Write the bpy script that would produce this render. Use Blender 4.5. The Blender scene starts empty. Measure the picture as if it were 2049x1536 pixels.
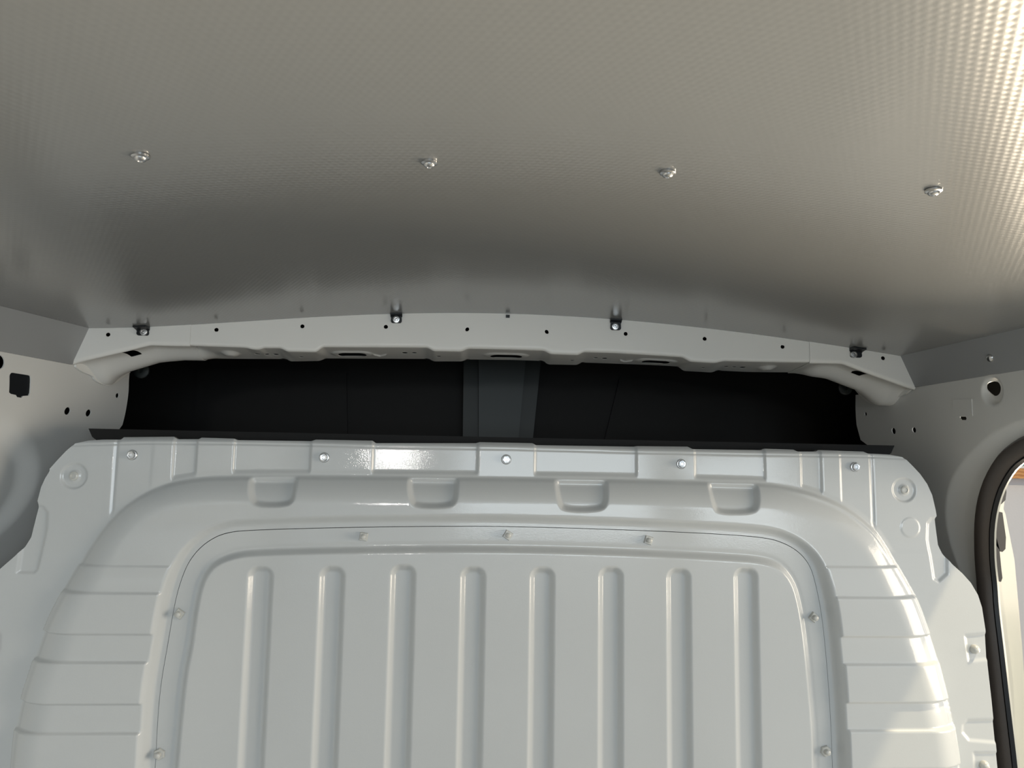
import bpy, bmesh, math
import numpy as np
from mathutils import Vector, Matrix

# ------------------------------------------------------------------ camera, world, lights, exposure
H = 1.0                                   # eye height above the load floor (m)
F = 1540.0                                # focal length in pixels of the 2049 px wide frame
YAW, PITCH, ROLL = math.radians(3.4), math.radians(6.3), .0158
_cy, _sy, _cp, _sp = math.cos(YAW), math.sin(YAW), math.cos(PITCH), math.sin(PITCH)
FWD = np.array([_sy*_cp, _cy*_cp, _sp]); _r0 = np.array([_cy, -_sy, 0.]); _u0 = np.cross(_r0, FWD)
RGT = math.cos(ROLL)*_r0 + math.sin(ROLL)*_u0
UPV = -math.sin(ROLL)*_r0 + math.cos(ROLL)*_u0

scene = bpy.context.scene
C = scene.collection
cam = bpy.data.cameras.new('camera'); cam.sensor_width = 36; cam.lens = 36*F/2049; cam.clip_start = .02
co = bpy.data.objects.new('camera', cam); C.objects.link(co)
co.matrix_world = Matrix(((RGT[0], UPV[0], -FWD[0], 0), (RGT[1], UPV[1], -FWD[1], 0), (RGT[2], UPV[2], -FWD[2], H), (0, 0, 0, 1)))
scene.camera = co

world = bpy.data.worlds.new('world'); scene.world = world; world.use_nodes = True
bg = world.node_tree.nodes['Background']; bg.inputs[0].default_value = (.76, .89, 1., 1); bg.inputs[1].default_value = .62

def area(name, loc, target, sx, sy, power, col, spread=180):
    l = bpy.data.lights.new(name, 'AREA'); l.shape = 'RECTANGLE'; l.size = sx; l.size_y = sy
    l.energy = power; l.color = col; l.spread = math.radians(spread)
    o = bpy.data.objects.new(name, l); C.objects.link(o); o.location = loc
    o.rotation_euler = (Vector(target)-Vector(loc)).to_track_quat('-Z', 'Y').to_euler()
    return o
# workshop lamps and one added fill light, outside the open rear doors and outside the two side openings
area('workshop_rear_lamp', (1.3, -4.4, H+.05), (-.1, 1.1, H+.05), 2.8, 1.2, 60, (.84, .94, 1.))
area('workshop_tube_lamp', (-.54, -3.7, H+.10), (-.1, 1.1, H), .28, .15, 9, (1, .98, .95))
area('workshop_right_lamp', (3.0, .0, H+.0), (.4, .6, H), 1.6, 1.4, 68, (1., .86, .68))
area('ceiling_glare_fill', (2.33, 2.25, H-.98), (.6, .7, H+.1), 1.0, 1.35, 195, (1., .85, .64))  # added warm fill, low and out of view, makes the ceiling glare
area('workshop_high_lamp', (2.45, .2, H+3.0), (.8, 1.08, H-.2), .12, .12, 165, (1., .82, .54))

scene.view_settings.view_transform = 'Standard'; scene.view_settings.look = 'None'
scene.view_settings.gamma = 1; scene.view_settings.use_curve_mapping = False
scene.view_settings.exposure = 0.10

# ------------------------------------------------------------------ geometry helpers
# everything below is measured from the eye point (z = 0 at eye height); H is added when a mesh is written
def ray(x, y): return FWD + RGT*(x-1024.5)/F + UPV*(768-y)/F
def onY(x, y, Y): d = ray(x, y); return d*Y/d[1]
def onX(x, y, X): d = ray(x, y); return d*X/d[0]
def onZ(x, y, Z): d = ray(x, y); return d*Z/d[2]
def XZ(pts, Y): return np.array([[onY(x, y, Y)[0], onY(x, y, Y)[2]] for x, y in pts])

def smooth(t): t = np.clip(t, 0, 1); return t*t*(3-2*t)
def chaikin(p, n=2, closed=True):
    p = np.asarray(p, float)
    for _ in range(n):
        q = np.roll(p, -1, 0) if closed else p[1:]
        a = p if closed else p[:-1]
        r = np.empty((2*len(a), p.shape[1])); r[0::2] = .75*a+.25*q; r[1::2] = .25*a+.75*q
        if not closed: r = np.vstack([p[:1], r, p[-1:]])
        p = r
    return p
def circle(cx, cy, rx, ry=None, n=28):
    ry = rx if ry is None else ry; a = np.linspace(0, 2*math.pi, n, endpoint=False)
    return np.stack([cx+rx*np.cos(a), cy+ry*np.sin(a)], 1)
def rrect(x0, y0, x1, y1, r, n=6):
    out = []
    for cx, cy, a0 in ((x1-r, y1-r, 0), (x0+r, y1-r, 90), (x0+r, y0+r, 180), (x1-r, y0+r, 270)):
        for k in range(n+1):
            a = math.radians(a0+90*k/n); out.append((cx+r*math.cos(a), cy+r*math.sin(a)))
    return np.array(out)
def sdf(poly, A, B, near=False, margin=None):
    """signed distance to a closed polygon, positive outside; near=True also returns the closest point"""
    sh = A.shape; a = A.ravel(); b = B.ravel()
    d = np.full(a.shape, 1e3); na = a.copy(); nb = b.copy()
    if margin is not None:
        lo = poly.min(0)-margin; hi = poly.max(0)+margin
        idx = np.nonzero((a > lo[0]) & (a < hi[0]) & (b > lo[1]) & (b < hi[1]))[0]
    else: idx = np.arange(a.size)
    x = a[idx]; y = b[idx]
    best = np.full(x.shape, 1e9); px = x.copy(); py = y.copy(); ins = np.zeros(x.shape, bool)
    n = len(poly)
    for i in range(n):
        x0, y0 = poly[i]; x1, y1 = poly[(i+1) % n]; dx, dy = x1-x0, y1-y0; L = dx*dx+dy*dy
        if L < 1e-16: continue
        t = np.clip(((x-x0)*dx+(y-y0)*dy)/L, 0, 1); qx = x0+t*dx; qy = y0+t*dy
        dd = (x-qx)**2+(y-qy)**2; m = dd < best
        best = np.where(m, dd, best); px = np.where(m, qx, px); py = np.where(m, qy, py)
        if abs(dy) > 1e-12:
            c = ((y0 > y) != (y1 > y)) & (x < dx*(y-y0)/dy+x0); ins ^= c
    s = np.sqrt(best)*np.where(ins, -1, 1)
    d[idx] = s; na[idx] = px; nb[idx] = py
    if near: return d.reshape(sh), na.reshape(sh), nb.reshape(sh)
    return d.reshape(sh)

MATS = {}
def link(name, me, mat, parent=None, smooth_=True):
    o = bpy.data.objects.new(name, me); C.objects.link(o)
    if mat is not None: me.materials.append(mat)
    if smooth_: me.polygons.foreach_set('use_smooth', np.ones(len(me.polygons), bool))
    if parent is not None: o.parent = parent
    return o
def sheet(name, A, B, P, mat, parent=None, keep=(), cut=(), rim=None):
    """a pressed sheet: grid (A,B) trimmed cleanly to polygons, positions from P(A,B), edges turned back by rim"""
    A = A.copy(); B = B.copy(); ny, nx = A.shape
    I = np.arange(ny*nx).reshape(ny, nx)
    Q = np.stack([I[:-1, :-1], I[:-1, 1:], I[1:, 1:], I[1:, :-1]], -1).reshape(-1, 4)
    alive = np.ones(len(Q), bool)
    for polys, sgn in ((keep, 1), (cut, -1)):
        for pl in polys:
            if sgn > 0: s, na, nb = sdf(pl, A, B, True)
            else: s, na, nb = sdf(pl, A, B, True, margin=.006)
            rem = ((s*sgn) > 0).ravel()
            fr = rem[Q]; allr = fr.all(1); mixed = alive & ~allr & fr.any(1)
            vs = np.unique(Q[mixed][fr[mixed]])
            a = A.ravel(); b = B.ravel(); a[vs] = na.ravel()[vs]; b[vs] = nb.ravel()[vs]
            A = a.reshape(ny, nx); B = b.reshape(ny, nx)
            alive &= ~allr
    Q = Q[alive]
    V = P(A.ravel(), B.ravel())
    used = np.unique(Q); mp = -np.ones(ny*nx, int); mp[used] = np.arange(len(used)); Q = mp[Q]; V = V[used]
    if rim is not None:
        E = np.concatenate([Q[:, [0, 1]], Q[:, [1, 2]], Q[:, [2, 3]], Q[:, [3, 0]]])
        key = np.sort(E, 1); k = key[:, 0].astype(np.int64)*len(V)+key[:, 1]
        u, inv, cnt = np.unique(k, return_inverse=True, return_counts=True)
        be = E[cnt[inv] == 1]
        bv = np.unique(be); m2 = -np.ones(len(V), int); m2[bv] = np.arange(len(bv)); n0 = len(V)
        V = np.vstack([V, V[bv], V[bv]+np.array(rim)])
        a = n0+m2[be[:, 0]]; b = n0+m2[be[:, 1]]; k2 = len(bv)
        Q = np.vstack([Q, np.stack([b, a, a+k2, b+k2], 1)])
    V = V.copy(); V[:, 2] += H
    if parent is not None: V -= np.array(parent.location)
    me = bpy.data.meshes.new(name)
    me.vertices.add(len(V)); me.vertices.foreach_set('co', V.astype(np.float32).ravel())
    me.loops.add(4*len(Q)); me.loops.foreach_set('vertex_index', Q.astype(np.int32).ravel())
    me.polygons.add(len(Q)); me.polygons.foreach_set('loop_start', np.arange(0, 4*len(Q), 4, dtype=np.int32))
    me.update(calc_edges=True); me.validate()
    return link(name, me, mat, parent)
def grid(x0, x1, z0, z1, step):
    nx = max(2, int(round((x1-x0)/step))+1); nz = max(2, int(round((z1-z0)/step))+1)
    return np.meshgrid(np.linspace(x0, x1, nx), np.linspace(z0, z1, nz))

def wr(bm, name, mat, parent=None, smooth_=False, bev=0, seg=2):
    if bev:
        bmesh.ops.bevel(bm, geom=[e for e in bm.edges if len(e.link_faces) == 2 and e.calc_face_angle(0) > .5], offset=bev, segments=seg, affect='EDGES', profile=.5)
    bmesh.ops.recalc_face_normals(bm, faces=bm.faces)
    off = Vector((0, 0, H)) - (Vector(parent.location) if parent is not None else Vector((0, 0, 0)))
    for v in bm.verts: v.co += off
    me = bpy.data.meshes.new(name); bm.to_mesh(me); bm.free()
    if smooth_:
        me.polygons.foreach_set('use_smooth', np.ones(len(me.polygons), bool))
        try: me.set_sharp_from_angle(angle=math.radians(42))
        except Exception: pass
    return link(name, me, mat, parent, False)
def box(bm, x0, x1, y0, y1, z0, z1):
    v = [bm.verts.new(p) for p in ((x0,y0,z0),(x1,y0,z0),(x1,y1,z0),(x0,y1,z0),(x0,y0,z1),(x1,y0,z1),(x1,y1,z1),(x0,y1,z1))]
    for f in ((0,3,2,1),(4,5,6,7),(0,1,5,4),(1,2,6,5),(2,3,7,6),(3,0,4,7)): bm.faces.new([v[i] for i in f])
def prism(bm, poly3, d):
    """closed polygon of 3-D points pushed along d"""
    a = [bm.verts.new(p) for p in poly3]; b = [bm.verts.new(Vector(p)+Vector(d)) for p in poly3]
    bm.faces.new(a); bm.faces.new(b[::-1]); n = len(a)
    for i in range(n): bm.faces.new((a[i], b[i], b[(i+1) % n], a[(i+1) % n]))
def lathe(bm, prof, base, axis, seg=24, flat=None, rot=0):
    """profile [(radius, height)] turned about axis at base; flat = number of sides for a hex or square"""
    ax = Vector(axis).normalized(); t = Vector((0, 0, 1)) if abs(ax.z) < .9 else Vector((1, 0, 0))
    e1 = ax.cross(t).normalized(); e2 = ax.cross(e1); n = flat or seg; rings = []
    for r, h in prof:
        if r < 1e-7: rings.append([bm.verts.new(Vector(base)+ax*h)])
        else: rings.append([bm.verts.new(Vector(base)+ax*h+(e1*math.cos(rot+2*math.pi*k/n)+e2*math.sin(rot+2*math.pi*k/n))*r) for k in range(n)])
    for a, b in zip(rings, rings[1:]):
        for k in range(n):
            k2 = (k+1) % n
            if len(a) == 1: bm.faces.new((a[0], b[k2], b[k]))
            elif len(b) == 1: bm.faces.new((a[k], a[k2], b[0]))
            else: bm.faces.new((a[k], a[k2], b[k2], b[k]))
def tag(o, label=None, cat=None, group=None, kind=None):
    if label: o['label'] = label
    if cat: o['category'] = cat
    if group: o['group'] = group
    if kind: o['kind'] = kind
    return o
def empty(name, p, label, cat, group=None):
    o = bpy.data.objects.new(name, None); o.empty_display_size = .02; C.objects.link(o)
    o.location = (p[0], p[1], p[2]+H); return tag(o, label, cat, group)

# ------------------------------------------------------------------ materials (all procedural)
def mat(name, col, rough=.5, metal=0, spec=.5, coat=0, coat_rough=.1, emit=None):
    m = bpy.data.materials.new(name); m.use_nodes = True; b = m.node_tree.nodes['Principled BSDF']
    b.inputs['Base Color'].default_value = (*col, 1); b.inputs['Roughness'].default_value = rough
    b.inputs['Metallic'].default_value = metal; b.inputs['Specular IOR Level'].default_value = spec
    b.inputs['Coat Weight'].default_value = coat; b.inputs['Coat Roughness'].default_value = coat_rough
    return m
def noise_bump(m, scale, dist, detail=2, strength=1):
    nt = m.node_tree; n = nt.nodes; tc = n.new('ShaderNodeTexCoord'); t = n.new('ShaderNodeTexNoise'); b = n.new('ShaderNodeBump')
    t.inputs['Scale'].default_value = scale; t.inputs['Detail'].default_value = detail
    b.inputs['Distance'].default_value = dist; b.inputs['Strength'].default_value = strength
    nt.links.new(tc.outputs['Object'], t.inputs['Vector']); nt.links.new(t.outputs['Fac'], b.inputs['Height'])
    for s in ('Normal', 'Coat Normal'): nt.links.new(b.outputs['Normal'], n['Principled BSDF'].inputs[s])
    return b
PAINT = mat('white_van_paint', (.50, .525, .535), .38, spec=.4, coat=.8, coat_rough=.02); noise_bump(PAINT, 620, .00005)  # same paint as walls and beam, darkened against the strong rear light
WALLP_LIFTED = mat('van_paint_lightened_wall', (.66, .672, .665), .38, coat=.25, coat_rough=.15); noise_bump(WALLP_LIFTED, 380, .00005)  # the van paint lightened in colour, as the walls catch less light
BEAMP_LIFTED = mat('van_paint_lightened_beam', (.77, .775, .755), .38, coat=.2, coat_rough=.15)  # the van paint again, lightened further to brighten the dim beam
BOARD = mat('grey_honeycomb_board', (.235, .243, .245), .20, spec=.8)
STRIP = mat('grey_side_board', (.29, .305, .318), .45)
BLACK = mat('black_plastic', (.010, .012, .015), .4, spec=.3)
CABP = mat('dark_cab_plastic', (.010, .010, .010), .6, spec=.25); noise_bump(CABP, 900, .0001)
CABG = mat('dark_grey_console_plastic', (.045, .055, .058), .5)
CABG2 = mat('darker_grey_console_plastic', (.02, .026, .026), .5)
RUBBER = mat('brown_black_rubber', (.055, .046, .041), .38); noise_bump(RUBBER, 1500, .0002)
ZINC = mat('zinc_plated_steel', (.62, .63, .64), .28, 1)
NUTP = mat('painted_nut', (.5, .51, .49), .3, coat=.4)
FLOORM = mat('grey_load_floor', (.36, .365, .365), .6); noise_bump(FLOORM, 300, .0005)
OUTW = mat('pale_workshop_wall', (.62, .60, .61), .8); noise_bump(OUTW, 60, .001)
CONC = mat('workshop_concrete', (.38, .38, .37), .7); noise_bump(CONC, 20, .002)
WOOD = mat('orange_pine_wood', (.55, .26, .09), .5)
GREEN = mat('green_sign_paint', (.01, .22, .12), .5)
SIGNW = mat('white_sign_board', (.75, .76, .75), .5)
DOORP = mat('white_door_paint', (.36, .37, .34), .3, coat=.4)
# wood grain
def grain():
    nt = WOOD.node_tree; n = nt.nodes; tc = n.new('ShaderNodeTexCoord'); w = n.new('ShaderNodeTexWave'); r = n.new('ShaderNodeValToRGB')
    w.bands_direction = 'Z'; w.inputs['Scale'].default_value = 14; w.inputs['Distortion'].default_value = 5; w.inputs['Detail'].default_value = 3
    r.color_ramp.elements[0].color = (.42, .17, .05, 1); r.color_ramp.elements[1].color = (.62, .31, .11, 1)
    nt.links.new(tc.outputs['Object'], w.inputs['Vector']); nt.links.new(w.outputs['Fac'], r.inputs[0]); nt.links.new(r.outputs[0], n['Principled BSDF'].inputs['Base Color'])
grain()
# honeycomb relief of the ceiling board: three cosine waves 60 degrees apart, 6.2 mm pitch
def honeycomb(m, pitch, dist, a0):
    nt = m.node_tree; n = nt.nodes; tc = n.new('ShaderNodeTexCoord'); prev = None
    for i in range(3):
        a = a0+math.radians(60*i); k = 2*math.pi/pitch
        d = n.new('ShaderNodeVectorMath'); d.operation = 'DOT_PRODUCT'; d.inputs[1].default_value = (k*math.cos(a), k*math.sin(a), 0)
        c = n.new('ShaderNodeMath'); c.operation = 'COSINE'
        nt.links.new(tc.outputs['Object'], d.inputs[0]); nt.links.new(d.outputs['Value'], c.inputs[0])
        if prev is None: prev = c
        else:
            s = n.new('ShaderNodeMath'); s.operation = 'ADD'; nt.links.new(prev.outputs[0], s.inputs[0]); nt.links.new(c.outputs[0], s.inputs[1]); prev = s
    b = n.new('ShaderNodeBump'); b.inputs['Distance'].default_value = dist; b.inputs['Strength'].default_value = 1
    nt.links.new(prev.outputs[0], b.inputs['Height']); nt.links.new(b.outputs['Normal'], n['Principled BSDF'].inputs['Normal'])
honeycomb(BOARD, .0054, .000014, math.radians(-30))

# ------------------------------------------------------------------ shell: ceiling, side boards, walls, floor
BY = 1.20                                                  # front face of the roof cross member
tp = np.array([onY(x, y, BY) for x, y in [(180,657),(280,654),(378,650),(490,644),(600,637),(700,630),(790,625),(900,626),(1016,630),(1130,633),(1230,638),(1370,650),(1500,668),(1625,685),(1720,699),(1800,712)]])
cf = np.polyfit(tp[:, 0], tp[:, 2], 5)
XL0, XR0 = tp[0, 0], tp[-1, 0]
def ceil_z(X): return np.polyval(cf, np.clip(X, XL0, XR0))
# plan lines of the two side boards: upper (us) and lower (ls) edges
Lu = ([-.9, .55, .85, 1.04, 1.20, 1.40], [-.66, -.66, -.648, -.6185, -.5776, -.527]); Ll = ([-.9, .55, .85, 1.0685, 1.20, 1.40], [-.672, -.672, -.662, -.6297, -.5993, -.553])
Ru = ([-.9, .942, 1.20, 1.40], [.735, .7198, .7027, .69]); Rl = ([-.9, .973, 1.20, 1.45], [.755, .7404, .7257, .709])
def pl(T, Y): return np.interp(Y, T[0], T[1])
zu = (float(onY(180,657,BY)[2]), float(onY(1800,712,BY)[2])); zl = (float(onY(145,730,BY)[2]), float(onY(1830,775,BY)[2]))

S, T = np.meshgrid(np.linspace(0, 1, 220), np.linspace(-.9, BY+.004, 300))
def Pceil(s, y):
    X = pl(Lu, y)+(pl(Ru, y)-pl(Lu, y))*s
    return np.stack([X, y, ceil_z(X)], 1)
tag(sheet('ceiling', S, T, Pceil, BOARD), 'grey textured honeycomb board lining the van roof', None, None, 'structure')
def side_board(name, U, L, z1, z0, y1, lab, nrm):
    s, t = np.meshgrid(np.linspace(0, 1, 14), np.linspace(-.9, y1, 160))
    def P(s, y):
        # the end follows the slanted edge of the beam gusset
        X = pl(U, y)*(1-s)+pl(L, y)*s
        return np.stack([X, y, z1*(1-s)+z0*s+.0006], 1)
    return tag(sheet(name, s, t, P, STRIP, rim=nrm), lab, None, None, 'structure')
side_board('trim_1', Lu, Ll, zu[0]+.001, zl[0], BY, 'grey sloping board along the left top edge of the load space', (-.003, 0, 0))
side_board('trim_2', Ru, Rl, zu[1]+.001, zl[1], BY, 'grey sloping board along the right top edge of the load space', (.003, 0, 0))

def tumble(z): return .02*smooth((.13-z)/.15)+.05*smooth((.0-z)/.17)+.03*smooth((-.17-z)/.5)
def XLw(Y, z): return pl(Ll, Y)-.003-tumble(z)
def XRw(Y, z): return pl(Rl, Y)+.003+.75*tumble(z)
def hit(px, py, fun):
    """where a sight line of the photograph meets a curved side wall"""
    d = ray(px, py); X = .7 if d[0] > 0 else -.6
    for _ in range(40):
        p = d*X/d[0]; X = .5*X+.5*float(fun(p[1], p[2]))
    return d*X/d[0]
def YZ(pts, fun): return np.array([[hit(x, y, fun)[1], hit(x, y, fun)[2]] for x, y in pts])

# right side door opening (outer line of its rubber seal)
seal_out = [(2049,872),(2022,888),(2000,905),(1984,926),(1970,952),(1960,980),(1953,1010),(1948,1060),(1948,1130),(1955,1200),(1966,1290),(1978,1400),(1990,1500),(1998,1580)]
so = YZ(seal_out, XRw)
top = [(-.45, so[0, 1]+.028), (.5, so[0, 1]+.028), (so[0, 0]-.20, so[0, 1]+.025), (so[0, 0]-.1, so[0, 1]+.015)]
opening = np.vstack([np.array(top), so, [[so[-1, 0]-.005, -.65], [so[-1, 0]-.03, -.9], [-.45, -.9]]])
openR = np.vstack([opening[:1], chaikin(opening[1:-1], 2, False), opening[-1:]])
fold = YZ([(2049,842),(2015,854),(1985,870),(1950,900),(1915,940),(1897,985),(1893,1040),(1905,1100),(1925,1150),(1945,1220),(1955,1300),(1967,1400),(1978,1500)], XRw)
foldR = np.vstack([[[-.45, fold[0, 1]+.028], [.6, fold[0, 1]+.028]], chaikin(fold, 2, False), [[fold[-1, 0], -.9], [-.45, -.9]]])

def wall_step(Y, z, opn, fld, sgn):
    """pressed step around the door opening: the flange lies further outboard than the wall"""
    s = sdf(opn, Y, z); g = sdf(fld, Y, z)
    return sgn*(.028*np.clip((.002-g)/.060, 0, 1))
gy, gz = grid(-.9, 1.385, -H+.0, zl[1]+.004, .006)
# denser grid near the part in view
ys = np.concatenate([np.linspace(-.9, .86, 120), np.linspace(.863, 1.385, 260)]); zs = np.concatenate([np.linspace(-H, -.5, 60), np.linspace(-.497, zl[1]+.004, 300)])
gy, gz = np.meshgrid(ys, zs)
rh = [circle(*hit(x, y, XRw)[1:], r, n=18) for x, y, r in ((1788,862,.0055),(1829,860,.0048),(1978,777,.0105),(1732,828,.0038))]
slot = YZ([(1908,833),(1946,833),(1946,835),(1934,835),(1934,840),(1921,840),(1921,836),(1908,836)], XRw)
cup = hit(1978, 779, XRw)
def PwR(y, z):
    X = XRw(y, z)+wall_step(y, z, openR, foldR, 1)
    r = np.hypot(y-cup[1]+.006, z-cup[2]+.003); X += .010*smooth((.021-r)/.008)
    return np.stack([X, y, z], 1)
endR = YZ([(1712,700),(1712,790),(1714,850),(1722,880),(1745,897)], XRw)
keepR = np.vstack([[[-1, -1.1], [1.37, -1.1], [1.37, endR[-1, 1]-.03]], [[endR[-1, 0], endR[-1, 1]]], endR[::-1][1:], [[endR[0, 0], .3], [-1, .3]]])
tag(sheet('wall_right', gy, gz, PwR, WALLP_LIFTED, keep=[keepR], cut=[openR]+rh+[slot], rim=(.0015, 0, 0)), 'white painted right side wall of the van with door opening', None, None, 'structure')

# left wall
zs = np.concatenate([np.linspace(-H, -.5, 60), np.linspace(-.497, zl[0]+.004, 300)])
gy, gz = np.meshgrid(np.concatenate([np.linspace(-.9, .9, 120), np.linspace(.903, 1.36, 240)]), zs)
lh = [circle(*hit(x, y, XLw)[1:], r, n=18) for x, y, r in ((135,822,.0060),(177,826,.0058),(235,791,.0042),(-3,724,.010))]
sq = YZ([(23,745),(61,751),(62,756),(60,791),(46,792),(45,796),(33,794),(32,790),(18,787),(19,750)], XLw)
bulge = chaikin(YZ([(-60,800),(0,815),(45,850),(82,900),(84,950),(60,1010),(20,1060),(-60,1120)], XLw), 2)
def PwL(y, z):
    X = XLw(y, z)-.012*smooth(-sdf(bulge, y, z)/.035)
    return np.stack([X, y, z], 1)
endL = YZ([(263,700),(258,760),(250,830),(245,850),(236,862)], XLw)
keepL = np.vstack([[[-1, -1.1], [1.33, -1.1], [1.33, endL[-1, 1]-.03]], [[endL[-1, 0], endL[-1, 1]]], endL[::-1][1:], [[endL[0, 0], .3], [-1, .3]]])
tag(sheet('wall_left', gy, gz, PwL, WALLP_LIFTED, keep=[keepL], cut=lh+[sq], rim=(-.0015, 0, 0)), 'white painted left side wall of the van', None, None, 'structure')

bm = bmesh.new(); box(bm, -.80, .88, -.9, 2.75, -H-.03, -H)
tag(wr(bm, 'floor', FLOORM), 'grey load floor of the van', None, None, 'structure')
# dark cab behind the bulkhead: roof, sides and windscreen end
bm = bmesh.new(); box(bm, -.84, 1.0, 2.6, 2.64, -H, .30); box(bm, -.84, 1.0, 1.29, 2.6, .28, .30); box(bm, .99, 1.0, 1.42, 2.6, -.03, .30); box(bm, .81, 1.0, 1.40, 1.42, -.03, .30); box(bm, .81, 1.0, 1.40, 2.6, -.04, -.03)
box(bm, -.84, -.80, 1.12, 2.6, -H, .30); box(bm, .81, .825, 1.17, 2.6, -H, -.03); box(bm, .81, .825, 1.17, 1.41, -.03, .30)
tag(wr(bm, 'wall_front', CABP), 'dark cab interior seen through the gap above the bulkhead', None, None, 'structure')

# ------------------------------------------------------------------ bulkhead relief
Y0 = 1.10; FR, IN = .010, .018           # height of the access-panel frame and of its inner field
arch = [(20,1580),(34,1427),(75,1300),(98,1235),(132,1172),(170,1110),(207,1052),(255,1003),(325,966),(400,952),(470,950),(620,949),(820,951),(1024,953),(1280,957),(1450,962),(1536,964),(1590,974),(1641,989),(1690,1010),(1745,1052),(1770,1087),(1793,1127),(1815,1165),(1834,1200),(1852,1250),(1872,1310),(1888,1372),(1903,1430),(1913,1490),(1925,1580)]
A_ = XZ(arch, Y0); A_ = np.vstack([chaikin(A_, 2, False), [[A_[-1, 0]+.01, -.7], [A_[0, 0]-.01, -.7]]])
seam = [(303,1600),(311,1536),(315,1440),(322,1364),(335,1292),(350,1202),(365,1150),(382,1115),(410,1085),(450,1064),(512,1059),(700,1054),(860,1052),(1024,1052),(1280,1060),(1450,1068),(1536,1075),(1573,1087),(1601,1105),(1621,1130),(1632,1165),(1645,1230),(1655,1330),(1662,1430),(1666,1536),(1669,1600)]
S_ = XZ(seam, Y0-FR); S_ = np.vstack([chaikin(S_, 2, False), [[S_[-1, 0]+.004, -.7], [S_[0, 0]-.004, -.7]]])
inner = [(343,1600),(349,1536),(357,1440),(367,1345),(379,1290),(390,1207),(403,1155),(425,1124),(462,1106),(512,1098),(768,1092),(1024,1091),(1280,1099),(1450,1108),(1520,1113),(1560,1125),(1584,1152),(1598,1185),(1611,1252),(1621,1352),(1630,1452),(1632,1536),(1633,1600)]
I_ = XZ(inner, Y0-FR); I_ = np.vstack([chaikin(I_, 2, False), [[I_[-1, 0]+.002, -.7], [I_[0, 0]-.002, -.7]]])
top_line = [(150,887),(175,881),(205,879),(241,879),(243,874),(345,873),(352,878),(397,878),(401,875),(467,877),(473,880),(622,882),(631,879),(744,881),(751,886),(952,886),(960,884),(1066,886),(1073,890),(1270,893),(1277,892),(1379,893),(1387,898),(1527,900),(1533,897),(1591,899),(1597,903),(1636,903),(1642,900),(1731,903),(1738,907),(1780,909),(1806,914)]
left_line = [(-45,1175),(0,1138),(30,1112),(48,1094),(60,1075),(70,1035),(77,1008),(75,1002),(82,975),(90,957),(100,941),(99,938),(115,920),(132,902)]
right_line = [(1815,920),(1829,934),(1842,948),(1856,968),(1866,990),(1873,1020),(1875,1032),(1873,1036),(1876,1060),(1880,1090),(1888,1108),(1905,1128),(1926,1147),(1943,1166),(1957,1190),(1965,1215),(1972,1260),(1976,1330),(1984,1400),(1992,1480),(2004,1600)]
O_ = XZ(left_line+top_line+right_line, Y0); O_ = np.vstack([O_, [[O_[-1, 0]+.005, -.56], [O_[0, 0], -.56]]])
fold_line = XZ([(150,890),(300,886),(512,888),(768,894),(1024,898),(1280,905),(1536,910),(1736,913),(1810,917)], Y0)
def zy(y, Y=Y0, x=1024): return float(onY(x, y, Y)[2])
creases = [(232, -.0015, 1), (305, .0, 2), (347, -.003, 0), (393, .003, 0), (468, -.003, 0), (621, .003, 0), (746, -.0035, 0), (956, .003, 0), (1071, -.003, 0), (1274, .003, 0), (1391, -.003, 0), (1531, .003, 0), (1603, -.0025, 0), (1643, .003, 0), (1681, -.0015, 0), (1744, -.002, 1)]
lobes = [((500, 592), 1012), ((818, 915), 1014), ((1113, 1214), 1021), ((1420, 1516), 1026)]
lobe_p = [chaikin(XZ([(a-6, 900), (b+6, 900), (b+5, 975), (b+2, yb-10), (b-14, yb+4), (a+14, yb+4), (a+1, yb-10), (a-5, 975)], Y0-.008), 2) for (a, b), yb in lobes]
rib_x = [-.2722+.0957*i for i in range(8)]
louvL = [zy(q, Y0-.02, 230) for q in (1132, 1185, 1267, 1323, 1406, 1464, 1560)]
louvR = [zy(q, Y0-.02, 1740) for q in (1134, 1194, 1272, 1327, 1403, 1458, 1535)]
pockets = [XZ([(50,1000),(88,1010),(99,1022),(97,1060),(88,1100),(78,1142),(68,1150),(30,1150)], Y0), XZ([(1900,1030),(1864,1033),(1854,1045),(1853,1080),(1860,1120),(1866,1160),(1880,1168),(1900,1150)], Y0)]
low_recess = [XZ([(1928,1268),(1990,1262),(2000,1320),(1936,1326)], Y0), XZ([(1935,1437),(2005,1436),(2005,1490),(1938,1484),(1923,1466),(1924,1448)], Y0), XZ([(-30,1255),(-2,1256),(5,1270),(3,1300),(-6,1315),(-30,1312)], Y0), XZ([(1945,1502),(2005,1502),(2005,1580),(1950,1580)], Y0)]
bosses = [(148, 952), (1810, 980)]
def cap(t): return smooth(t)
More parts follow.
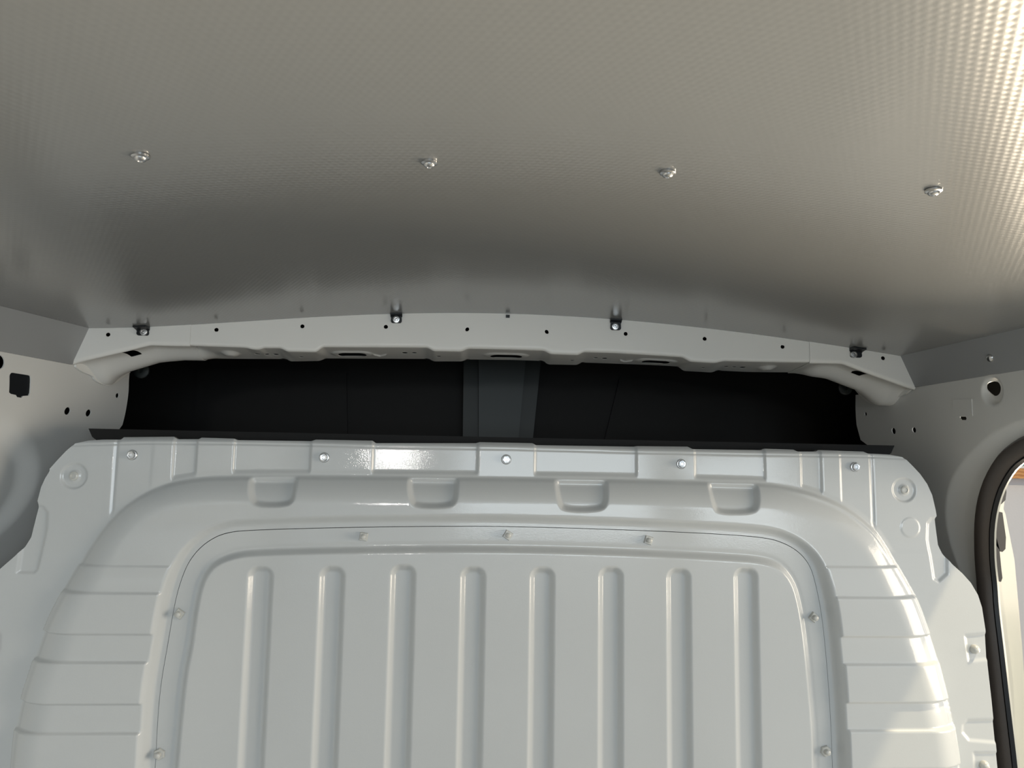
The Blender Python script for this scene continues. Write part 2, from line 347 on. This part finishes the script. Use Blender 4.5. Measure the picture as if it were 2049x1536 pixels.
def relief(X, Z):
    """height towards the load space, measured from the plane Y0"""
    sA = sdf(A_, X, Z); sS = sdf(S_, X, Z); sI = sdf(I_, X, Z)
    h = np.zeros_like(X)
    # top band: alternate panels one step up or down between creases
    fz = np.interp(X, fold_line[:, 0], fold_line[:, 1])
    band = smooth((Z+.062)/.006)*smooth(sA/.006)
    st = np.zeros_like(X); lev = 0.
    for px, d, kind in creases:
        xc = float(onY(px, 910, Y0)[0]); 
        if kind == 0:
            st += d*smooth((X-xc)/.004+.5)
        elif kind == 1: st += (-.002)*np.exp(-((X-xc-.06*0)/.0022)**2)
        else: st += .0006*smooth((X-xc)/.006+.5)
    # slight crown of the panels so that the band is not a mirror
    zt = np.where((X < -.46) | (X > .57), smooth((Z+.115)/.01), 1)
    h += st*np.where(sA > 0, smooth(sA/.008), 0)*zt*smooth((Z+.17)/.04)
    h += -.05*np.clip(Z+.02, -.02, .03)*smooth(sA/.01)*0
    # fold under the top lip
    t = np.clip((Z-fz)/.009, 0, 1.4)
    h += -.007*t**2-.0012*np.exp(-((Z-fz)/.0009)**2)
    # main recess with a soft arch wall
    bandv = np.zeros_like(X)
    side = smooth((sS-.015)/.004)
    for L, m in ((louvL, X < .0), (louvR, X >= .0)):
        v = (smooth((L[1]-Z)/.0045+.5)-smooth((L[2]-Z)/.003+.5)+smooth((L[3]-Z)/.0045+.5)-smooth((L[4]-Z)/.003+.5)+smooth((L[5]-Z)/.0045+.5)-smooth((L[6]-Z)/.003+.5)) - .35*(1-smooth((L[0]-Z)/.003+.5))*0 + .3*(smooth((L[0]-Z)/.003+.5)-smooth((L[1]-Z)/.0045+.5))
        bandv = np.where(m, v, bandv)
    D = .017+.008*smooth((-.07-Z)/.10)
    w = .042+.012*smooth((-.10-Z)/.10)
    tt = np.clip((-(sA-.007*bandv))/w, 0, 1)
    prof = (1-(1-tt)**2.1)*smooth(tt/.18)**.5
    ring = D*prof
    # second small ledge on the right shoulder
    ring += .003*smooth((X-.45)/.05)*np.exp(-((-sA-.006)/.004)**2)
    ring += .0036*bandv*smooth((-sA-.004)/.012)*side
    h = np.where(sA < 0, h*smooth((sA+.01)/.01)+ring, h)
    # lobes bridging the arch wall
    for lp in lobe_p:
        s = sdf(lp, X, Z, margin=.03)
        h = h-np.where(sA < .004, .0085*smooth(-s/.009)*smooth(prof*1.8), 0)
    # raised frame that carries the access panel, then the inner field and its ribs
    f = smooth((.0165-sS)/.011)
    h = np.where(sS < .02, h*(1-f)+FR*f, h)
    g = smooth((-sI)/.009)
    h = np.where(sI < .001, FR+(IN-FR)*g, h)
    # small rounded bead on the frame's inner edge
    h += -.0006*np.exp(-((sI-.002)/.0025)**2)
    for i, xc in enumerate(rib_x):
        zt = RIBT[i]; r = .0185
        dx = np.abs(X-xc); dz = Z-(zt-r*.8)
        qx = np.maximum(dx-r*.2, 0); qz = np.maximum(dz, 0)
        s = np.where(dz > 0, np.hypot(qx, qz)-r*.8, dx-r)
        m = s < .0
        h = np.where(m, h-.0075*smooth(-s/.0095), h)
    # corner bosses, disc, pockets, small pressings
    for bx, by in bosses:
        c = onY(bx, by, Y0); rr = np.hypot(X-c[0], Z-c[2])
        h += -.0022*smooth((.0185-rr)/.003)+.0016*smooth((.0085-rr)/.0025)
    c = onY(1822, 1055, Y0); rr = np.hypot(X-c[0], Z-c[2]); h += .0008*smooth((.015-rr)/.002)
    for p in pockets: h += -.003*smooth(-sdf(p, X, Z, margin=.02)/.006)
    for p in low_recess: h += -.002*smooth(-sdf(p, X, Z, margin=.02)/.005)
    return h
RIBT = [float(onY(1024, q, Y0-IN+.004)[2]) for q in (1134, 1133, 1129, 1132, 1132, 1130, 1131, 1129)]
def Pbulk(x, z): return np.stack([x, Y0-relief(x, z), z], 1)

bulk = empty('bulkhead', (.05, Y0, -.56), 'large white pressed steel bulkhead below the dark gap', 'bulkhead')
gx, gz = grid(O_[:, 0].min()-.004, O_[:, 0].max()+.004, -.46, .045, .00145)
sheet('bulkhead_panel', gx, gz, Pbulk, PAINT, bulk, keep=[O_], cut=[S_], rim=(0, .008, 0))
acc = empty('access_panel', (.05, Y0-FR, -.56), 'white arched panel with eight vertical ribs bolted to the bulkhead', 'panel')
Sin = S_.copy(); cc = np.array([.05, -.4]); Sin = cc+(Sin-cc)*np.array([.9985, .9975])
gx, gz = grid(S_[:, 0].min()-.003, S_[:, 0].max()+.003, -.46, S_[:, 1].max()+.003, .00145)
sheet('panel_sheet', gx, gz, lambda x, z: np.stack([x, Y0-relief(x, z)-.0006, z], 1), PAINT, acc, keep=[Sin], rim=(0, .008, 0))

def surf(px, py):
    """point of the bulkhead surface behind a pixel"""
    Y = Y0
    for _ in range(6):
        p = onY(px, py, Y); Y = Y0-float(relief(np.array([p[0]]), np.array([p[2]]))[0])
    return onY(px, py, Y)
# bolts along the top band, flanged hex heads
for px, py, rot in ((265,910,.2),(649,915,.5),(1013,919,.1),(1363,928,.4),(1710,934,.3)):
    p = surf(px, py)
    bm = bmesh.new(); lathe(bm, [(.0072,-.001),(.0072,.0008),(.0062,.0022),(.0052,.0024)], p, (0, -1, 0), 28)
    lathe(bm, [(.0056,.0018),(.0056,.0050),(.0050,.0062),(.0030,.0060),(.0026,.0052),(0,.0052)], p, (0, -1, 0), flat=6, rot=rot)
    wr(bm, 'hex_bolt', ZINC, bulk, True)
for px, py, rot in ((728,1073,.65),(1016,1070,.25),(1297,1080,.5),(360,1227,.2),(1627,1234,.1),(320,1507,.5),(1651,1501,.3)):
    p = surf(px, py)
    bm = bmesh.new(); lathe(bm, [(.0078,-.001),(.0078,.0034),(.0068,.0046),(.0036,.0046)], p, (0, -1, 0), flat=4 if py < 1500 else 6, rot=rot)
    lathe(bm, [(.0036,.004),(.0036,.0100),(.0026,.0110),(0,.0112)], p, (0, -1, 0), 18)
    wr(bm, 'stud_nut', NUTP, acc, True)
for px, py in bosses:
    p = surf(px, py); bm = bmesh.new(); lathe(bm, [(.0062,-.001),(.0060,.0016),(.0044,.0026),(.0036,.0026),(.0032,.0016),(0,.0016)], p, (0, -1, 0), 24)
    wr(bm, 'boss_screw', NUTP, bulk, True)
for px, py in ((1949,1298),(1968,1530)):
    p = surf(px, py); bm = bmesh.new(); lathe(bm, [(.0066,-.001),(.0064,.003),(.0048,.0062),(.0020,.0076),(0,.0078)], p, (0, -1, 0), 24)
    wr(bm, 'fixing_stud', NUTP, bulk, True)

# ------------------------------------------------------------------ roof cross member
ct = [(142,728),(160,722),(230,706),(300,689),(330,690),(378,691),(487,695),(498,697),(506,699),(518,699),(524,696),(560,696),(574,703),(632,704),(645,694),(855,695),(867,702),(923,703),(936,697),(1024,699),(1089,701),(1102,708),(1157,710),(1168,704),(1236,706),(1366,714),(1382,723),(1432,726),(1449,722),(1536,724),(1621,725),(1686,726),(1736,745),(1811,772),(1832,778)]
bk = [(148,735),(185,758),(213,770),(226,767),(240,752),(262,741),(325,722),(375,717),(512,718),(572,718),(582,723),(639,722),(652,717),(857,718),(869,723),(924,723),(934,719),(1024,720),(1086,722),(1097,729),(1154,730),(1164,725),(1300,730),(1356,733),(1368,742),(1424,745),(1435,741),(1494,744),(1590,745),(1648,754),(1711,778),(1738,800),(1752,809),(1775,809),(1800,800),(1822,790)]
cpt = np.array([onY(x, y, BY) for x, y in ct]); DEP = .085
bpt = np.array([onY(x, y, BY+DEP) for x, y in bk])
BXL = -.600; BXR = .727
def Tz(X): return ceil_z(X)+.0015
def Cz(X): return np.interp(X, cpt[:, 0], cpt[:, 2])
def Bz(X): return np.interp(X, bpt[:, 0], bpt[:, 2])
def box_smooth(f, X, w): return (f(X-w)+2*f(X-w/2)+2*f(X)+2*f(X+w/2)+f(X+w))/8.
R_ = .005; ARC = R_*math.pi/2
ov = [((676,733),(703,713)),((981,1045),(705,717)),((1285,1341),(718,730))]
ovc = []
for (a, b), (c, d) in ov:
    ym = (c+d)/2; p = onY((a+b)/2, ym, BY+.035); q0 = onY(a, ym, BY+.045)[0]; q1 = onY(b, ym, BY+.045)[0]
    ovc.append(((q0+q1)/2, (q1-q0)/2))
domes = [(462,707,.014),(1535,737,.014)]
def Pbeam(X, t):
    """t: 0..L1 down the face, then around the bend and forward under the beam, then up the far flange"""
    top = Tz(X); cz = box_smooth(Cz, X, .003); bz = box_smooth(Bz, X, .003)
    L1 = np.maximum(top-cz, .012)
    # at the two ends the face is a slanting gusset
    a = t*(L1-R_)                                            # t in 0..1 face
    y = np.zeros_like(X); z = top-a
    m = t > 1; th = np.clip(t-1, 0, 1)*math.pi/2
    yb = R_*(1-np.cos(th)); zb = -R_*np.sin(th)
    y = np.where(m, yb, y); z = np.where(m, cz+R_+zb, z)
    m = t > 2; u = np.clip(t-2, 0, 1)
    dd = R_+(DEP-R_)*u; zz = cz+(bz-cz)*u
    bump = np.zeros_like(X)
    for xc, hw in ovc:                                       # rims pressed around the long slots
        s = np.hypot(np.maximum(np.abs(X-xc)-hw+.008, 0), (dd-.046)*1.0)-.020; bump += -.0020*smooth((-s)/.008+.1)
    for px, py, r in domes:
        p = onY(px, py, BY+.045); rr = np.hypot(X-p[0], (dd-.045)*.8); bump += -.005*smooth((r*1.25-rr)/(r))
    for px, py in ((760,706),(1253,720)):                    # small embossed arrows
        p = onY(px, py, BY+.05); ax = np.abs(X-p[0]); ln = (dd-.062)+ax*1.1
        bump += -.0022*np.exp(-(ln/.003)**2)*smooth((.012-ax)/.003)
    # gusset swell at the ends
    e = smooth((-.40-X)/.03)+smooth((X-.56)/.03)
    bump += e*.006*np.sin(np.clip(u, 0, 1)*math.pi*2)
    y = np.where(m, dd, y); z = np.where(m, zz+bump, z)
    m = t > 3; u = np.clip(t-3, 0, 1)
    y = np.where(m, DEP+.001*u, y); z = np.where(m, bz+.02*u, z)
    return np.stack([X, BY+y, z], 1)
# trimming happens in (X, t); holes are ellipses there
def face_hole(px, py, r):
    p = onY(px, py, BY); L1 = float(Tz(p[0])-box_smooth(Cz, p[0], .003))-R_
    return circle(p[0], (float(Tz(p[0]))-p[2])/L1, r, r/L1, 20)
def under_hole(px, py, rx, ry):
    X = float(onY(px, py, BY+.04)[0]); Yd = .04
    for _ in range(30):
        u = (Yd-R_)/(DEP-R_); z = float(Cz(X)+(Bz(X)-Cz(X))*u); d = ray(px, py); 
        Yh = d[1]*z/d[2] if abs(d[2]) > 1e-6 else BY+Yd
        Yd = .6*Yd+.4*min(max(Yh-BY, .012), DEP-.01); X = float(d[0]/d[1]*(BY+Yd))
    u = (Yd-R_)/(DEP-R_)
    return circle(X, 2+u, rx, ry/(DEP-R_), 20)
cuts = [face_hole(x, y, .0034) for x, y in ((217,670),(433,660),(605,653),(772,654),(935,659),(1094,664),(1252,668),(1410,678),(1566,694),(1766,717))]
for (xc, hw) in ovc:
    o = rrect(xc-hw, .049-.0145, xc+hw, .049+.0145, .0135); o[:, 1] = 2+(o[:, 1]-R_)/(DEP-R_); cuts.append(o)
for x, y, rx in ((515,708,.0045),(534,709,.0035),(552,709,.0042),(603,714,.0035),(810,706,.0042),(829,706,.0035),(878,713,.0035),(1145,721,.003),(1192,716,.0035),(1210,717,.0042),(1407,736,.003),(1453,733,.0036),(1469,734,.0036),(1486,735,.0046)):
    cuts.append(under_hole(x, y, rx*1.15, rx*1.3))
def sqh(px, py, s):
    c = under_hole(px, py, .003, .003).mean(0); w = .0085; d = .011/(DEP-R_); k = s*.004
    return np.array([(c[0]-w+k, c[1]-d), (c[0]+w+k, c[1]-d), (c[0]+w-k, c[1]+d), (c[0]-w-k, c[1]+d)])
cuts += [sqh(263, 711, -1), sqh(1721, 751, 1)]
beam = empty('roof_cross_member', (.06, BY, .14), 'white pressed steel roof beam with holes above the dark gap', 'beam')
tt_ = np.concatenate([np.linspace(0, 1, 26), np.linspace(1, 2, 7)[1:], np.linspace(2, 3, 60)[1:], np.linspace(3, 4, 6)[1:]])
def beam_part(name, x0, x1, dy):
    gx, gt = np.meshgrid(np.linspace(x0, x1, int((x1-x0)/.0013)), tt_)
    cs = [c for c in cuts if x0 < c[:, 0].mean() < x1]
    def P(X, t):
        p = Pbeam(X, t); p[:, 1] -= dy*(1-np.clip(t-2, 0, 1)); p[:, 2] -= np.where(t > 1.5, dy, 0); return p
    # scale t so the trimming distance is not dominated by it
    k = .05
    g2 = gt*k; c2 = [np.stack([c[:, 0], c[:, 1]*k], 1) for c in cs]
    return sheet(name, gx, g2, lambda a, b: P(a, b/k), BEAMP_LIFTED, beam, cut=c2, rim=(0, .0008, .0008))
xs1, xs2 = float(onY(378, 690, BY)[0]), float(onY(1622, 725, BY)[0])
beam_part('beam_rail', xs1+.0004, xs2-.0004, 0.)
beam_part('end_gusset', BXL, xs1+.0015, .0014); beam_part('end_gusset', xs2-.0015, BXR, .0014)
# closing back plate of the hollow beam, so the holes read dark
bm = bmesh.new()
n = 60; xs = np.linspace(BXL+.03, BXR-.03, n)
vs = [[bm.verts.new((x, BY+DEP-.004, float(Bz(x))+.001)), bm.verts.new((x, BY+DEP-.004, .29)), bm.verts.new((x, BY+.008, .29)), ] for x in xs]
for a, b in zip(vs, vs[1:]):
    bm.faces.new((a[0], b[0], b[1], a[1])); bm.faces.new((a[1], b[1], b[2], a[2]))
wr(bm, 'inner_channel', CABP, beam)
# foot flanges that lap onto the side walls
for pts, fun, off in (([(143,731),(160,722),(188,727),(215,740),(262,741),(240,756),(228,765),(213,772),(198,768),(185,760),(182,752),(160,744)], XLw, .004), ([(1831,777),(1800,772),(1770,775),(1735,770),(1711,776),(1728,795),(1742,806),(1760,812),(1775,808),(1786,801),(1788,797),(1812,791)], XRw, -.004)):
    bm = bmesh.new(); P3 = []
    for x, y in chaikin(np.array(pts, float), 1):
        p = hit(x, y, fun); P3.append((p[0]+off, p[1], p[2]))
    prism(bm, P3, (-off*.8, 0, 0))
    wr(bm, 'foot_flange', BEAMP_LIFTED, beam, bev=.0006)

# black clips screwed to the beam, holding the ceiling board
clips = [((276,299),(649,672),(288,664),'black clip with screw at the far left end of the roof beam', -1), ((783,804),(623,647),(793,639),'black clip with screw left of centre on the roof beam', 0), ((1221,1242),(636,661),(1231,653),'black clip with screw right of centre on the roof beam', 1), ((1699,1723),(692,716),(1708,709),'black clip with screw at the far right end of the roof beam', 1)]
for (a, b), (c, d), (sx, sy), lab, sk in clips:
    p0 = onY(a, c, BY); p1 = onY(b, d, BY); q = onY(sx, sy, BY-.003)
    e = empty('ceiling_clip', (q[0], BY, p1[2]), lab, 'clip', 'black clips along the roof beam')
    bm = bmesh.new(); w = p1[0]-p0[0]; zt = float(Tz((p0[0]+p1[0])/2))-.0035; r = .0035
    k = 0.
    pts = [(p0[0]+k, zt), (p1[0]+k, zt), (p1[0]+k*.9-.0005, zt-.004)]
    for cx, a0 in ((p1[0]-r, 0), (p0[0]+r, -90)):
        for j in range(6):
            an = math.radians(a0-90*j/5); pts.append((cx+r*math.cos(an), p1[2]+r+r*math.sin(an)))
    pts.append((p0[0]+k*.9+.0005, zt-.004))
    prism(bm, [(x, BY-.0035, z) for x, z in pts], (0, .003, 0)); wr(bm, 'clip_plate', BLACK, e, bev=.0005)
    D_ = .017 if abs(q[0]-.06) > .4 else .009; slope = float(ceil_z(p0[0])-ceil_z(p1[0])); bm = bmesh.new()
    prism(bm, [(p0[0]-.0005, y, z+slope/2) for y, z in ((BY-.001, zt-.004), (BY-.0045, zt-.0025), (BY-D_, zt-.0005), (BY-D_, zt+.0020), (BY-.001, zt+.0020))], (w+.001, 0, -slope)); wr(bm, 'clip_tab', BLACK, e, bev=.0004)
    bm = bmesh.new(); lathe(bm, [(.0058,-.0005),(.0058,.0010),(.0050,.0022),(.0034,.0024),(.0030,.0012),(.0012,.0010),(0,.0016)], (q[0], BY-.0035, q[2]), (0, -1, 0), 24); wr(bm, 'screw', ZINC, e, True)
p = onY(1016, 632, BY); e = empty('beam_plug', (p[0], BY, p[2]), 'tiny black square plug at the top centre of the roof beam', 'plug')
bm = bmesh.new(); box(bm, p[0]-.003, p[0]+.003, BY-.002, BY+.002, p[2]-.003, p[2]+.0015); wr(bm, 'plug_head', BLACK, e, bev=.0004)

# screws in the ceiling board
for (px, py), lab in (((281,313),'bright dome screw in the ceiling board, leftmost of the four'), ((859,326),'bright dome screw in the ceiling board, second from the left'), ((1336,346),'bright dome screw in the ceiling board, third from the left'), ((1868,382),'bright dome screw in the ceiling board, rightmost, nearest the glare')):
    z = .235
    for _ in range(8): p = onZ(px, py, z); z = float(ceil_z(p[0]))-.001
    e = empty('ceiling_screw', p, lab, 'screw', 'dome screws in the ceiling board')
    bm = bmesh.new(); lathe(bm, [(.0066,-.001),(.0066,.0006),(.0056,.0012),(.0042,.0014)], p, (0, 0, -1), 28); wr(bm, 'washer', ZINC, e, True)
    bm = bmesh.new(); lathe(bm, [(.0048,.0006),(.0046,.0020),(.0036,.0032),(.0020,.0038),(.0016,.0028),(0,.0028)], p, (0, 0, -1), 24); wr(bm, 'screw_head', ZINC, e, True)
# screw in the right side board
p = onY(1981, 716, 1.0); d = ray(1981, 716)
for _ in range(30):
    X = pl(Ru, p[1])+(pl(Rl, p[1])-pl(Ru, p[1]))*(zu[1]-p[2])/(zu[1]-zl[1]); p = d*X/d[0]
bm = bmesh.new(); lathe(bm, [(.0058,-.001),(.0056,.001),(.0040,.0028),(0,.0034)], p, (-1, -.07, -.4), 24)
tag(wr(bm, 'board_screw', ZINC, None, True), 'small shiny dome screw in the grey board at the right wall', 'screw')

# dark backs of the wall openings (cavities of the double-skinned wall) and the cover plate on the right
def wall_cavity(name, pts, fun, sg, lab):
    bm = bmesh.new(); P3 = []
    for x, y in pts: q = hit(x, y, fun); P3.append((q[0]+sg*.0015, q[1], q[2]))
    prism(bm, P3, (sg*.004, 0, 0)); return tag(wr(bm, name, BLACK), lab, 'plug')
wall_cavity('square_wall_plug', [(22,744),(62,750),(61,792),(47,793),(46,797),(32,795),(31,791),(17,788),(18,750)], XLw, -1, 'black square plug set in the left side wall')
def cavity(px, py, r, fun, sg, lab):
    q = hit(px, py, fun); bm = bmesh.new(); lathe(bm, [(r*1.05, -.0005), (r*1.05, .012), (0, .012)], (q[0]+sg*.012, q[1], q[2]), (sg, 0, 0), 18)
    return q, bm
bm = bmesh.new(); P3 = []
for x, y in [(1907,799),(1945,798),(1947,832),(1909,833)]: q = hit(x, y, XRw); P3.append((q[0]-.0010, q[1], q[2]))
prism(bm, P3, (.0012, 0, 0)); tag(wr(bm, 'wall_cover_plate', WALLP_LIFTED, bev=.0003), 'thin white square cover plate on the right side wall', 'cover')
# outer body skin: keeps daylight out of the hollow walls and roof
bm = bmesh.new(); box(bm, -.80, -.79, -.9, 1.40, -H, .30); box(bm, -.80, -.665, -.91, -.90, -H, .30)
tag(wr(bm, 'wall_outer_left', CABP), 'dark outer skin behind the left side wall', None, None, 'structure')
bm = bmesh.new(); box(bm, .83, .84, -.9, 1.18, .095, .29); box(bm, .75, .84, -.91, -.90, -H, .29)
tag(wr(bm, 'wall_outer_right', CABP), 'dark outer skin behind the right side wall', None, None, 'structure')
bm = bmesh.new(); box(bm, -.84, .85, -.92, 1.29, .29, .31); box(bm, -.66, .74, -.92, -.905, .246, .29)
tag(wr(bm, 'roof_skin', CABP), 'outer roof skin above the ceiling board', None, None, 'structure')

# ------------------------------------------------------------------ cab seen through the gap
bm = bmesh.new()
a, b = onY(177, 857, 1.165), onY(1790, 891, 1.165)
prism(bm, [(a[0], 1.165, a[2]), (b[0], 1.165, b[2]), (b[0]-.006, 1.165, b[2]-.012), (b[0]-.03, 1.165, b[2]-.03), (a[0]+.03, 1.165, a[2]-.03), (a[0]+.006, 1.165, a[2]-.012)], (0, .004, 0))
sh = empty('gap_trim_strip', (.06, 1.165, -.0), 'long thin black strip along the bottom of the dark gap', 'trim strip')
wr(bm, 'strip_face', CABP, sh, bev=.0008)
bm = bmesh.new(); box(bm, a[0]+.05, b[0]-.05, 1.168, 1.30, .028, .031); wr(bm, 'strip_ledge', CABP, sh)

YT = 1.75
lin = empty('cab_headliner', (.07, YT, 0), 'black cab overhead lining with a grey centre strip behind the gap', 'headliner')
def panel(name, pts, Y, d, m, bev=.004):
    bm = bmesh.new(); prism(bm, [tuple(onY(x, y, Y)) for x, y in pts], (0, d, 0)); return wr(bm, name, m, lin, bev=bev, seg=3)
panel('left_tray', [(236,708),(1000,708),(1000,960),(236,960)], YT+.03, .03, CABP)
panel('right_tray', [(1010,708),(1735,708),(1735,980),(1010,980)], YT+.03, .03, CABP)
panel('left_pocket', [(393,738),(560,736),(660,739),(693,744),(697,960),(385,960)], YT+.024, .005, CABP, .001)
panel('right_pocket', [(1240,757),(1330,760),(1440,776),(1512,787),(1520,960),(1190,960)], YT+.024, .005, CABP, .001)
panel('console_strip', [(928,706),(1084,706),(1058,960),(925,960)], YT-.01, .03, CABG2, .004)
panel('console_face', [(958,706),(1053,706),(1030,960),(958,960)], YT-.022, .012, CABG, .003)
for px, py, lab in ((284,742,'small dark round grommet beside the left end of the roof beam'), (1690,776,'small dark round grommet beside the right end of the roof beam')):
    q = onY(px, py, 1.36); bm = bmesh.new(); lathe(bm, [(.013,0),(.013,.004),(.010,.006),(.004,.006),(.003,.004),(0,.004)], q, (0, -1, 0), 24)
    tag(wr(bm, 'round_grommet', CABG2, None, True), lab, 'grommet', 'grommets at the beam ends')

# ------------------------------------------------------------------ rubber seal around the right door opening
seal = empty('door_seal', (.76, .6, -.6), 'thick brown-black rubber seal around the right door opening', 'seal')
path = [ (v[0], v[1]) for v in openR ]
def sweep(name, path, inn, prof, m, parent):
    """sweep a profile [(inward offset, outboard offset)] along the opening line"""
    P = np.array(path); d = np.gradient(P, axis=0); L = np.linalg.norm(d, axis=1)[:, None]; d = d/L; nrm = np.stack([d[:, 1], -d[:, 0]], 1)*inn
    rows = []
    for u, w in prof:
        q = P+nrm*u; rows.append(np.stack([XRw(P[:, 0], P[:, 1])+.0+w, q[:, 0], q[:, 1]], 1))
    bm = bmesh.new(); vs = [[bm.verts.new(p) for p in r] for r in rows]; n = len(rows)
    for i in range(n):
        a = vs[i]; b = vs[(i+1) % n]
        for k in range(len(P)-1): bm.faces.new((a[k], a[k+1], b[k+1], b[k]))
    bm.faces.new([r[0] for r in vs]); bm.faces.new([r[-1] for r in vs])
    return wr(bm, name, m, parent, True)
def resample(P, n):
    P = np.asarray(P); s = np.r_[0, np.cumsum(np.linalg.norm(np.diff(P, axis=0), axis=1))]; t = np.linspace(0, s[-1], n)
    return np.stack([np.interp(t, s, P[:, 0]), np.interp(t, s, P[:, 1])], 1)
rp = resample(openR[:-1], 160)
a = [(0, .026), (.004, .012), (.012, .006), (.022, .008), (.032, .016), (.036, .026), (.036, .040), (0, .040)]
sweep('seal_tube', rp, 1, [(-.004, .032), (-.003, .004), (.002, -.001), (.010, .000), (.016, .005), (.019, .011), (.014, .017), (.004, .032)], RUBBER, seal)
sweep('seal_lip', rp, 1, [(.016, .012), (.0215, .011), (.0235, .016), (.014, .022)], BLACK, seal)
sweep('door_sill_edge', rp, 1, [(.0222, .0165), (.0236, .0165), (.0228, .020), (.0200, .020)], DOORP, seal)

# ------------------------------------------------------------------ outside the right opening
bm = bmesh.new(); box(bm, -1.0, 6.5, 4.6, 4.75, -1.9, 2.6)
tag(wr(bm, 'wall_far', OUTW), 'pale grey workshop wall outside the right door opening', None, None, 'structure')
bm = bmesh.new(); box(bm, -8, 8, -9, 9, -1.72, -1.70)
tag(wr(bm, 'ground', CONC), 'workshop ground outside the van', None, None, 'structure')
a = onY(2010, 941, 4.58); b = onY(2100, 937, 4.58)
bm = bmesh.new(); box(bm, a[0]-.3, b[0]+1.2, 4.54, 4.60, float(onY(2040, 957, 4.58)[2]), float(onY(2040, 937, 4.58)[2]))
tag(wr(bm, 'wooden_rail', WOOD, bev=.004), 'orange wooden rail on the wall beyond the right door opening', 'rail')
zb = float(onY(2040, 937, 4.58)[2])
sg = empty('wall_sign', (a[0], 4.58, zb), 'white board with a green triangle above the wooden rail', 'sign')
bm = bmesh.new(); box(bm, a[0]-.2, b[0]+.5, 4.56, 4.60, zb+.001, zb+.45); wr(bm, 'board', SIGNW, sg)
bm = bmesh.new(); prism(bm, [tuple(onY(x, y, 4.555)) for x, y in ((2036,931),(2046,921),(2060,931))], (0, .004, 0)); wr(bm, 'green_triangle', GREEN, sg)

dr = empty('open_side_door', (1.2, 1.6, -.7), 'white van door edge with black pads standing open outside', 'door')
YD = 1.75
def dp(name, pts, Y, d, m, bev=.003):
    bm = bmesh.new(); prism(bm, [tuple(onY(x, y, Y)) for x, y in pts], (0, d, 0)); return wr(bm, name, m, dr, bev=bev)
dp('door_frame', [(1985,985),(2012,985),(2008,1018),(2012,1028),(2030,1120),(2046,1300),(2056,1450),(2064,1640),(1990,1640),(1980,1200)], YD, .03, DOORP)
dp('door_inner_edge', [(1985,1050),(1994,1050),(2003,1165),(2015,1260),(2028,1370),(2032,1480),(2036,1640),(1990,1640)], YD-.03, .028, DOORP)
dp('upper_pad', [(1985,960),(2011,958),(2014,985),(2012,1000),(2004,1008),(1990,1018)], YD-.03, .025, BLACK)
dp('long_pad', [(1994,1022),(2006,1025),(2013,1075),(2012,1098),(2006,1104),(2001,1102),(1990,1060)], YD-.045, .014, BLACK)
dp('lower_pad', [(1993,1090),(2000,1100),(2004,1140),(2006,1156),(2003,1164),(1995,1160)], YD-.045, .014, BLACK)
